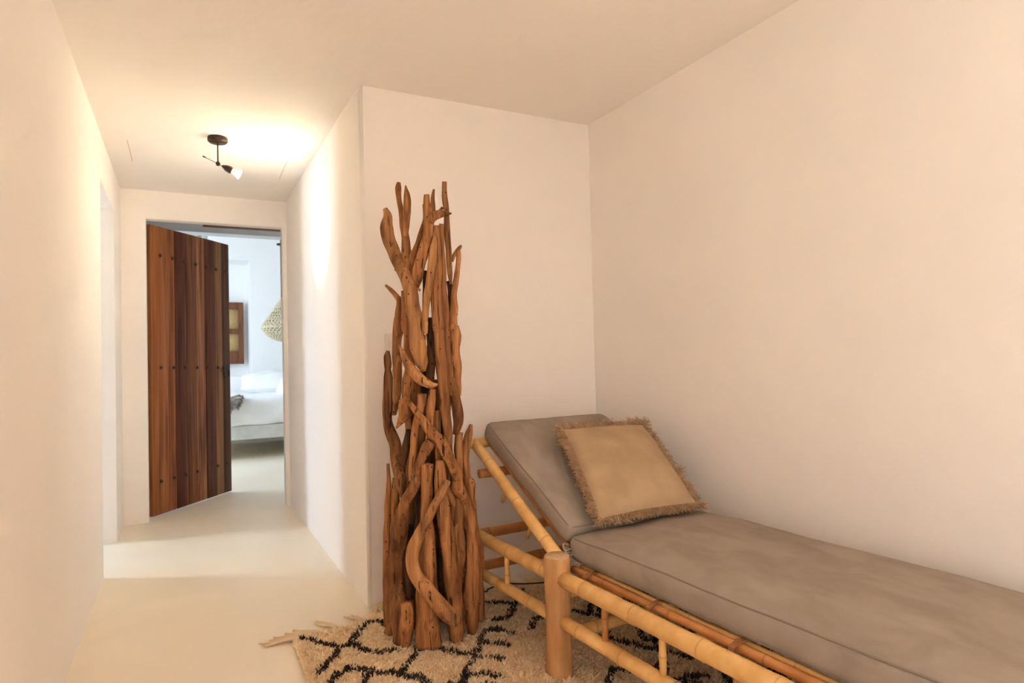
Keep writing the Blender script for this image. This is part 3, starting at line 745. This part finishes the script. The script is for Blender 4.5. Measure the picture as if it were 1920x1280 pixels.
# backrest frame
b0 = np.array([-.045, .418]); b1 = np.array([-.668, .748])
def BK(s, v, n=0):
    """point on the backrest: s along it, n above it"""
    e = (b1 - b0); LB = np.linalg.norm(e); e = e / LB; nn = np.array([-e[1], e[0]]) * -1 if False else np.array([e[1], -e[0]])
    if nn[1] < 0: nn = -nn
    q = b0 + e * s + nn * n
    return BD(q[0], v, q[1])
LB = float(np.linalg.norm(b1 - b0))
pole('backrest_pole', BK(-.01, .030), BK(LB + .01, .030), .0235, node=.25, seed=91)
pole('backrest_pole', BK(-.01, BW - .03), BK(LB + .01, BW - .03), .0235, node=.25, seed=92)
pole('backrest_top_bar', BK(LB + .015, -.012), BK(LB + .015, BW - .02), .0225, node=.2, seed=93)
pole('backrest_bar', BK(.56, -.012, -.045), BK(.56, BW + .0, -.045), .020, 'bamboo_red', node=.2, seed=94)
for k in range(6):
    v = .10 + k * .11
    pole('backrest_slat', BK(.02, v, .004), BK(LB, v, .004), .011, 'bamboo_red', node=.28, seed=95 + k, n=8)
for k, s in enumerate((.42, .20)):
    a = BK(s, .045, -.01); pole('peg', a, a + Lv * -.045 + np.array([0, 0, -.075]), .0085, 'bamboo', node=.5, seed=110 + k, n=10)
for v in (BW - .12,):
    pole('prop', BK(.36, v, -.03), BD(-.44, v, .24), .017, 'bamboo_red', node=.3, seed=120)
pole('prop_rail', BD(LF, BW - .12, .225), BD(0, BW - .12, .225), .017, 'bamboo', node=.3, seed=121)

# ------------------------------------------------------------------ cushions on the daybed
def seam(mb, loop, r=.0028):
    tube(mb, loop, [r] * len(loop), 5, cap=False)
SX0, SX1, SV0, SV1 = -.035, 1.50, .072, .745
cx, cv = (SX0 + SX1) / 2, (SV0 + SV1) / 2
def seat_def(p, abc):
    a, b, c = abc
    q = p.copy()
    crown = max(0, 1 - abs(a) ** 6) * max(0, 1 - abs(b) ** 4)
    if c > 0: q[2] += .026 * crown * c
    q[2] += .006 * noise.noise(Vector((p[0] * 3, p[1] * 7, c))) * (c > -.5) + .0018 * noise.noise(Vector((p[0] * 13, p[1] * 22, 5)))
    q[1] += .004 * noise.noise(Vector((p[0] * 5, 2, c * 2))) * abs(b) ** 4
    return q
def place_cushion(name, size, r, deform, mapf, label, seam_in):
    v, f = cushion_mesh(*size, r, deform=deform)
    mb = MB(); mb.add([mapf(p) for p in v], f)
    root = mapf(np.array([0, 0, -size[2] / 2]))
    o = empty(name, tuple(root)); tag(o, label, 'cushion')
    mb.build('cover', 'canvas', o)
    hx, hy, hz = np.array(size) / 2
    for sgn in (1, -1):
        loop = []
        k = r * .30
        rr_ = r
        xs, ys = hx - k, hy - k
        cor = [(1, 1), (-1, 1), (-1, -1), (1, -1)]
        for (sx_, sy_) in cor:
            for t in np.linspace(0, 1, 5):
                t = t * math.pi / 2
                cx_, cy_ = sx_ * (xs - rr_), sy_ * (ys - rr_)
                if sx_ * sy_ > 0: loop.append((cx_ + sx_ * rr_ * math.cos(t), cy_ + sy_ * rr_ * math.sin(t)))
                else: loop.append((cx_ + sx_ * rr_ * math.sin(t), cy_ + sy_ * rr_ * math.cos(t)))
        out = []
        for (x0_, y0_), (x1_, y1_) in zip(loop, loop[1:] + loop[:1]):
            n_ = max(1, int(math.hypot(x1_ - x0_, y1_ - y0_) / .03))
            for t in np.arange(n_) / n_: out.append((x0_ + (x1_ - x0_) * t, y0_ + (y1_ - y0_) * t))
        out.append(out[0])
        pts = []
        for x, y in out:
            p = np.array([x, y, sgn * (hz - k)]); p = deform(p, (x / hx, y / hy, sgn * (1 - k / hz)))
            pts.append(mapf(p))
        mb = MB(); seam(mb, np.array(pts)); mb.build('piping', 'piping', o)
    return o
T1 = .092
seat = place_cushion('seat_cushion', (SX1 - SX0, SV1 - SV0, T1), .027, seat_def, lambda p: BD(cx + p[0], cv + p[1], .394 + T1 / 2 + p[2]),
                     'long flat taupe canvas mattress cushion lying on the bamboo daybed', 0)
LBk, T2 = .722, .080
def back_def(p, abc):
    a, b, c = abc
    q = p.copy()
    crown = max(0, 1 - abs(a) ** 6) * max(0, 1 - abs(b) ** 4)
    if c > 0: q[2] += .016 * crown * c
    q[2] += .004 * noise.noise(Vector((p[0] * 5, p[1] * 6, 9 + c))) + .0016 * noise.noise(Vector((p[0] * 18, p[1] * 18, 15)))
    return q
back = place_cushion('back_cushion', (LBk, SV1 - SV0, T2), .026, back_def, lambda p: BK(.020 + LBk / 2 + p[0], cv + p[1], .018 + T2 / 2 + p[2]),
                     'taupe canvas cushion propped on the slanting backrest behind the tan pillow', 0)
mb = MB()
for k in range(3):
    a = BD(-.04 + .012 * k, .075, .45 - .012 * k)
    P, R = resample([a, a + Vv * -.018 + np.array([0, 0, .004]), a + Lv * .015 + Vv * -.022 + np.array([0, 0, -.014]), a + Lv * .028 + Vv * -.005 + np.array([0, 0, -.008 - .006 * k])], .005, [.0035, .004, .004, .003])
    tube(mb, P, R, 6)
mb.build('tie', 'canvas', seat)

# tan fringed pillow
def LP(l, v, z): return BD(l, v, z)
TL, TR_, BL_, BR_ = LP(-.385, .305, .822), LP(-.355, .735, .812), LP(.030, .172, .540), LP(.045, .650, .536)
pn = np.cross(TR_ - TL, BL_ - TL); pn /= np.linalg.norm(pn)
if pn[2] < 0: pn = -pn
def pil(u, v, n):
    """u across, v down, both -1..1, with drawn-in sides"""
    pinch = .035
    uu = u * (1 - pinch * (1 - v * v)); vv = v * (1 - pinch * (1 - u * u))
    a, b = (uu + 1) / 2, (vv + 1) / 2
    return (TL * (1 - a) + TR_ * a) * (1 - b) + (BL_ * (1 - a) + BR_ * a) * b + pn * n
pc = (TL + TR_ + BL_ + BR_) / 4
pilo = empty('fringed_pillow', tuple(BL_)); tag(pilo, 'square tan linen pillow with shaggy fringe leaning on the taupe cushion', 'pillow')
NP = 36; vs, fs = [], []
for side in (1, -1):
    o0 = len(vs)
    for j in range(NP + 1):
        for i in range(NP + 1):
            u, v = -1 + 2 * i / NP, -1 + 2 * j / NP
            th_ = (.058 if side > 0 else .022) * (max(0, 1 - u * u) * max(0, 1 - v * v)) ** .42
            th_ += .003 * noise.noise(Vector((u * 3, v * 3, side))) * (1 - max(abs(u), abs(v)) ** 8) + .0015 * noise.noise(Vector((u * 9, v * 9, side)))
            vs.append(pil(u, v, side * th_))
    for j in range(NP):
        for i in range(NP):
            q = o0 + j * (NP + 1) + i
            fs.append((q, q + 1, q + NP + 2, q + NP + 1))
MB().add(vs, fs).build('pillow_cover', 'linen', pilo)
fm = MB()
def edge_pt(t):
    t = t % 4
    if t < 1: return (-1 + 2 * t, -1), (0, -1)
    if t < 2: return (1, -1 + 2 * (t - 1)), (1, 0)
    if t < 3: return (1 - 2 * (t - 2), 1), (0, 1)
    return (-1, 1 - 2 * (t - 3)), (-1, 0)
for k in range(2200):
    t = 4 * (k + random.random()) / 2200
    (u, v), (du, dv) = edge_pt(t)
    a = pil(u, v, random.uniform(-.006, .006))
    corner = max(0, abs(u) + abs(v) - 1.82) / .18
    od = pil(u + du * .2 + (np.sign(u) * .2 * corner if du == 0 else 0), v + dv * .2 + (np.sign(v) * .2 * corner if dv == 0 else 0), 0) - pil(u, v, 0); od /= np.linalg.norm(od)
    sdv = np.cross(od, pn)
    cl = noise.noise(Vector((t * 22, 1, 1))) * 1.5; cl2 = noise.noise(Vector((t * 22, 5, 2))) * 1.5
    L = random.uniform(.026, .040) * (1 + .6 * cl)
    up = random.uniform(-.2, .55) + cl2 * .5
    if dv == 1: up = max(up, -.02)
    d1 = od + sdv * (random.uniform(-.35, .35) + cl * .5) + pn * up; d1 /= np.linalg.norm(d1)
    d2 = od * .8 + sdv * random.uniform(-.9, .9) + pn * (up - .3 if dv != 1 else up * .4); d2 /= np.linalg.norm(d2)
    P = np.array([a, a + d1 * L * .55, a + d1 * L * .55 + d2 * L * .5])
    tube(fm, P, [.0020, .0019, .0011], 4, cap=False)
fr = fm.build('fringe', 'fringe', pilo); fr['kind'] = 'stuff'

# ------------------------------------------------------------------ black cord on the floor
cp = [at_z(x, y, .042) for x, y in ((1030, 1091), (985, 1094), (950, 1094), (925, 1100), (916, 1104), (908, 1101), (902, 1097))]
cp2 = [at_z(x, y, .042) for x, y in ((914, 1104), (914, 1108), (905, 1109), (896, 1106), (890, 1100))]
Pp, Rr = resample(cp[:-2] + cp2, .01, [.0035] * (len(cp) - 2 + len(cp2)))
mb = MB(); tube(mb, Pp, Rr, 7)
o = mb.build('power_cord', 'cord', None, True, 0, tuple(cp[0])); tag(o, 'thin black electric cord lying on rug behind the driftwood', 'cord')

# ------------------------------------------------------------------ bedroom
BY0, BY1, BX0, BX1 = 8.12, 9.85, -.1, 2.2
rb = empty('bed', (1.0, 9.0, 0)); tag(rb, 'low bed with pale upholstered base in the far bedroom', 'bed')
MB().box((BX0, BY0, .235), (BX1, BY1, .40)).build('base', 'bedframe', rb, True, .02)
for x in (BX0 + .1, BX1 - .1):
    for y in (BY0 + .35, BY1 - .12): MB().box((x - .03, y - .03, 0), (x + .03, y + .03, .235)).build('leg', 'door_edge', rb, False)
v, f = cushion_mesh(BX1 - BX0 - .04, BY1 - BY0 - .04, .26, .05, 20, 20, 6)
MB().add(v + np.array([(BX0 + BX1) / 2, (BY0 + BY1) / 2, .53]), f).build('mattress', 'bedding', rb)
def duv(p, abc):
    a, b, c = abc
    q = p.copy(); q[2] += .018 * noise.noise(Vector((p[0] * 2.2, p[1] * 2.2, 3))) * (c > 0)
    fold = .02 * noise.noise(Vector((p[0] * 4 + p[2] * 6, 1.5, p[2] * 2))) + .012 * noise.noise(Vector((p[0] * 9 - p[2] * 9, 4, p[2])))
    q[1] += fold * (1 - abs(c) * .3) if b < -.9 else 0
    q[2] += .02 * noise.noise(Vector((p[0] * 3, 7, 1))) if c < -.5 else 0
    return q
v, f = cushion_mesh(2.0, 1.78, .33, .07, 60, 30, 16, deform=duv)
dv_ = MB().add(v + np.array([BX0 + .98, BY0 - .025 + .89, .56]), f).build('duvet', 'bedding', None, True, 0, (BX0 + .98, BY0 + .86, .40))
tag(dv_, 'rumpled white duvet spread over the bedroom bed', 'duvet')
def soft_pillow(name, c, sx, sy, sz, rx, ry, rz, label):
    vs, fs = [], []; N = 22
    R = Matrix.Rotation(rz, 3, 'Z') @ Matrix.Rotation(ry, 3, 'Y') @ Matrix.Rotation(rx, 3, 'X')
    for side in (1, -1):
        o0 = len(vs)
        for j in range(N + 1):
            for i in range(N + 1):
                u, v = -1 + 2 * i / N, -1 + 2 * j / N
                t = sz / 2 * (max(0, 1 - u * u) * max(0, 1 - v * v)) ** .45 * (1 + .15 * noise.noise(Vector((u * 2, v * 2, side + c[0]))))
                p = R @ Vector((u * sx / 2 * (1 - .05 * (1 - v * v)), v * sy / 2 * (1 - .05 * (1 - u * u)), side * t))
                vs.append((p.x + c[0], p.y + c[1], p.z + c[2]))
        for j in range(N):
            for i in range(N):
                q = o0 + j * (N + 1) + i; fs.append((q, q + 1, q + N + 2, q + N + 1))
    o = MB().add(vs, fs).build(name, 'bedding', None, True, 0, (c[0], c[1], c[2])); tag(o, label, 'pillow'); return o
soft_pillow('bed_pillow', (1.10, 9.40, .865), .52, .85, .30, 0, -.30, 1.5, 'white bed pillow lying nearer the bedroom window recess')
soft_pillow('bed_pillow', (1.34, 8.75, .93), .60, .70, .26, 0, -.75, .1, 'white bed pillow propped up nearest the doorway edge')
# fur throw hanging over the bed edge
ft = MB(); tp_ = at_y(447, 752, BY0 - .05); rng2 = random.Random(3)
def fur_surf(u, t):
    """u along the bed edge, t from the top of the bed over the edge"""
    x = .30 + u * .30; drop = t * .52 - .20
    if drop < 0: return np.array([x + .02 * math.sin(t * 9), BY0 - .045 - drop, .745 + .01 * math.sin(u * 9)])
    return np.array([x - .35 * drop * u, BY0 - .095 - .018 * math.sin(u * 9), .735 - drop * (1 + .25 * math.sin(u * 6))])
NU = 16; vs, fs = [], []
for sgn in (0, 1):
    for j in range(NU + 1):
        for i in range(NU + 1):
            vs.append(fur_surf(i / NU, j / NU * (.82 + .18 * math.sin(i / NU * 5))) + np.array([0, .012 * sgn, -.012 * sgn]))
for s_ in (0, 1):
    o0 = s_ * (NU + 1) ** 2
    fs += [(o0 + j * (NU + 1) + i, o0 + j * (NU + 1) + i + 1, o0 + (j + 1) * (NU + 1) + i + 1, o0 + (j + 1) * (NU + 1) + i) for j in range(NU) for i in range(NU)]
fur = empty('fur_throw', (.45, BY0 - .06, .4)); tag(fur, 'grey brown fur throw hanging over the edge of the white bed', 'throw')
MB().add(vs, fs).build('hide', 'fur', fur)
for k in range(5000):
    u, t = rng2.random(), rng2.random()
    t *= (.82 + .18 * math.sin(u * 5))
    a = fur_surf(u, t); d = np.array([rng2.uniform(-.5, .5), rng2.uniform(-.9, -.1), rng2.uniform(-.9, .2)]); d /= np.linalg.norm(d)
    sd = np.array([.003, 0, 0]); ft.add([a - sd, a + sd, a + d * rng2.uniform(.03, .06)], [(0, 1, 2)])
fo = ft.build('fur_pile', 'fur', fur); fo['kind'] = 'stuff'

# woven pendant lamp
pa = at_y(527.5, 559, 9.3)
pcap = at_y(525, 458, 9.3)
pend = empty('woven_pendant', (float(pa[0]), float(pa[1]), float(pa[2]))); tag(pend, 'woven seagrass pendant lamp shade hanging over the bed on black cord', 'pendant lamp')
tube(MB(), [pa, (pa[0], pa[1], ZB)], [.006, .006], 8).build('cord', 'cord', pend)
lathe(MB(), [(.0001, -.012), (.05, -.012), (.055, 0), (.05, .01), (.0001, .012)], (pa[0], pa[1], pcap[2]), n=20).build('cord_grip', 'cord', pend)
prof = np.array([(.004, 0), (.03, -.04), (.09, -.13), (.16, -.24), (.225, -.33), (.262, -.385), (.262, -.415), (.22, -.48), (.15, -.54), (.08, -.575), (.02, -.59)])
prof = prof * (.60 / .59)
def prof_at(t):
    x = t * (len(prof) - 1); i = min(int(x), len(prof) - 2); return prof[i] * (1 - (x - i)) + prof[i + 1] * (x - i)
wm = MB()
for sg in (1, -1):
    for k in range(26):
        P = []
        for t in np.linspace(0, 1, 34):
            r_, z_ = prof_at(t); a = 2 * math.pi * k / 26 + sg * t * 2.2
            P.append(pa + np.array([r_ * math.cos(a), r_ * math.sin(a), z_]))
        tube(wm, P, [.0068] * len(P), 4, cap=False)
for t in np.linspace(.08, .96, 22):
    r_, z_ = prof_at(t); th = np.linspace(0, 2 * math.pi, 29)
    tube(wm, [pa + np.array([r_ * math.cos(a), r_ * math.sin(a), z_]) for a in th], [.006] * 29, 4, cap=False)
wm.build('woven_shade', 'seagrass', pend)
lathe(MB(), [(.0001, -.14), (.02, -.142), (.022, -.2), (.035, -.25), (.03, -.29), (.0001, -.305)], pa, n=16).build('bulb', 'ivory', pend)

# shutter in the bedroom window recess
YS = YW + .38
sx1 = float(at_y(456.5, 600, YS)[0]); sz1 = float(at_y(450, 567, YS)[2]); sz0 = float(at_y(450, 682, YS)[2]); sx0 = sx1 - .42
sh = empty('window_shutter', (sx0, YS, sz0)); tag(sh, 'dark brown wooden shutter with two panels tinted as if lit through in bedroom window recess', 'shutter')
def bx(n, a, b, m, bev=.004): return MB().box(a, b).build(n, m, sh, True, bev)
fw_ = .065; zm = sz0 + (sz1 - sz0) * .50; zlo = sz0 + .14
bx('stile', (sx0, YS - .02, sz0), (sx0 + fw_, YS + .02, sz1), 'shutter'); bx('stile', (sx1 - fw_, YS - .02, sz0), (sx1, YS + .02, sz1), 'shutter')
bx('rail', (sx0 + fw_, YS - .02, sz1 - .10), (sx1 - fw_, YS + .02, sz1), 'shutter'); bx('rail', (sx0 + fw_, YS - .02, sz0), (sx1 - fw_, YS + .02, sz0 + .19), 'shutter')
bx('rail', (sx0 + fw_, YS - .02, zm - .01), (sx1 - fw_, YS + .02, zm + .06), 'shutter')
bx('panel', (sx0 + fw_, YS - .006, sz0 + .19), (sx1 - fw_, YS + .006, zm - .01), 'lit_through_tan', 0); bx('panel', (sx0 + fw_, YS - .006, zm + .06), (sx1 - fw_, YS + .006, sz1 - .10), 'lit_through_tan', 0)

# gathered net canopy with its dark hook, seen above the door leaf
ny = 7.4
nl, nr = at_y(300, 430, ny), at_y(389, 430, ny)
net = empty('bed_net', (float((nl[0] + nr[0]) / 2), ny, 2.2)); tag(net, 'pale gathered net hanging above the open door leaf in bedroom', 'net')
vs, fs = [], []; NN = 90
for j in range(2):
    for i in range(NN + 1):
        t = i / NN; vs.append((nl[0] + (nr[0] - nl[0]) * t, ny + .03 * math.sin(t * 40) + .012 * math.sin(t * 97), ZB if j == 0 else 1.7))
fs = [(i, i + 1, NN + 2 + i, NN + 1 + i) for i in range(NN)]
no = MB().add(vs, fs).build('drape', 'net', net); sm = no.modifiers.new('thick', 'SOLIDIFY'); sm.thickness = .004
hk = at_y(346, 419, ny - .08)
hm = lathe(MB(), [(.0001, .035), (.014, .03), (.03, .005), (.034, -.015), (.02, -.035), (.0001, -.04)], hk, n=14)
tube(hm, [hk + (0, 0, .03), hk + (0, .02, .10), (hk[0], ny - .01, ZB)], [.007, .006, .006], 6); hm.build('hook', 'cord', net)
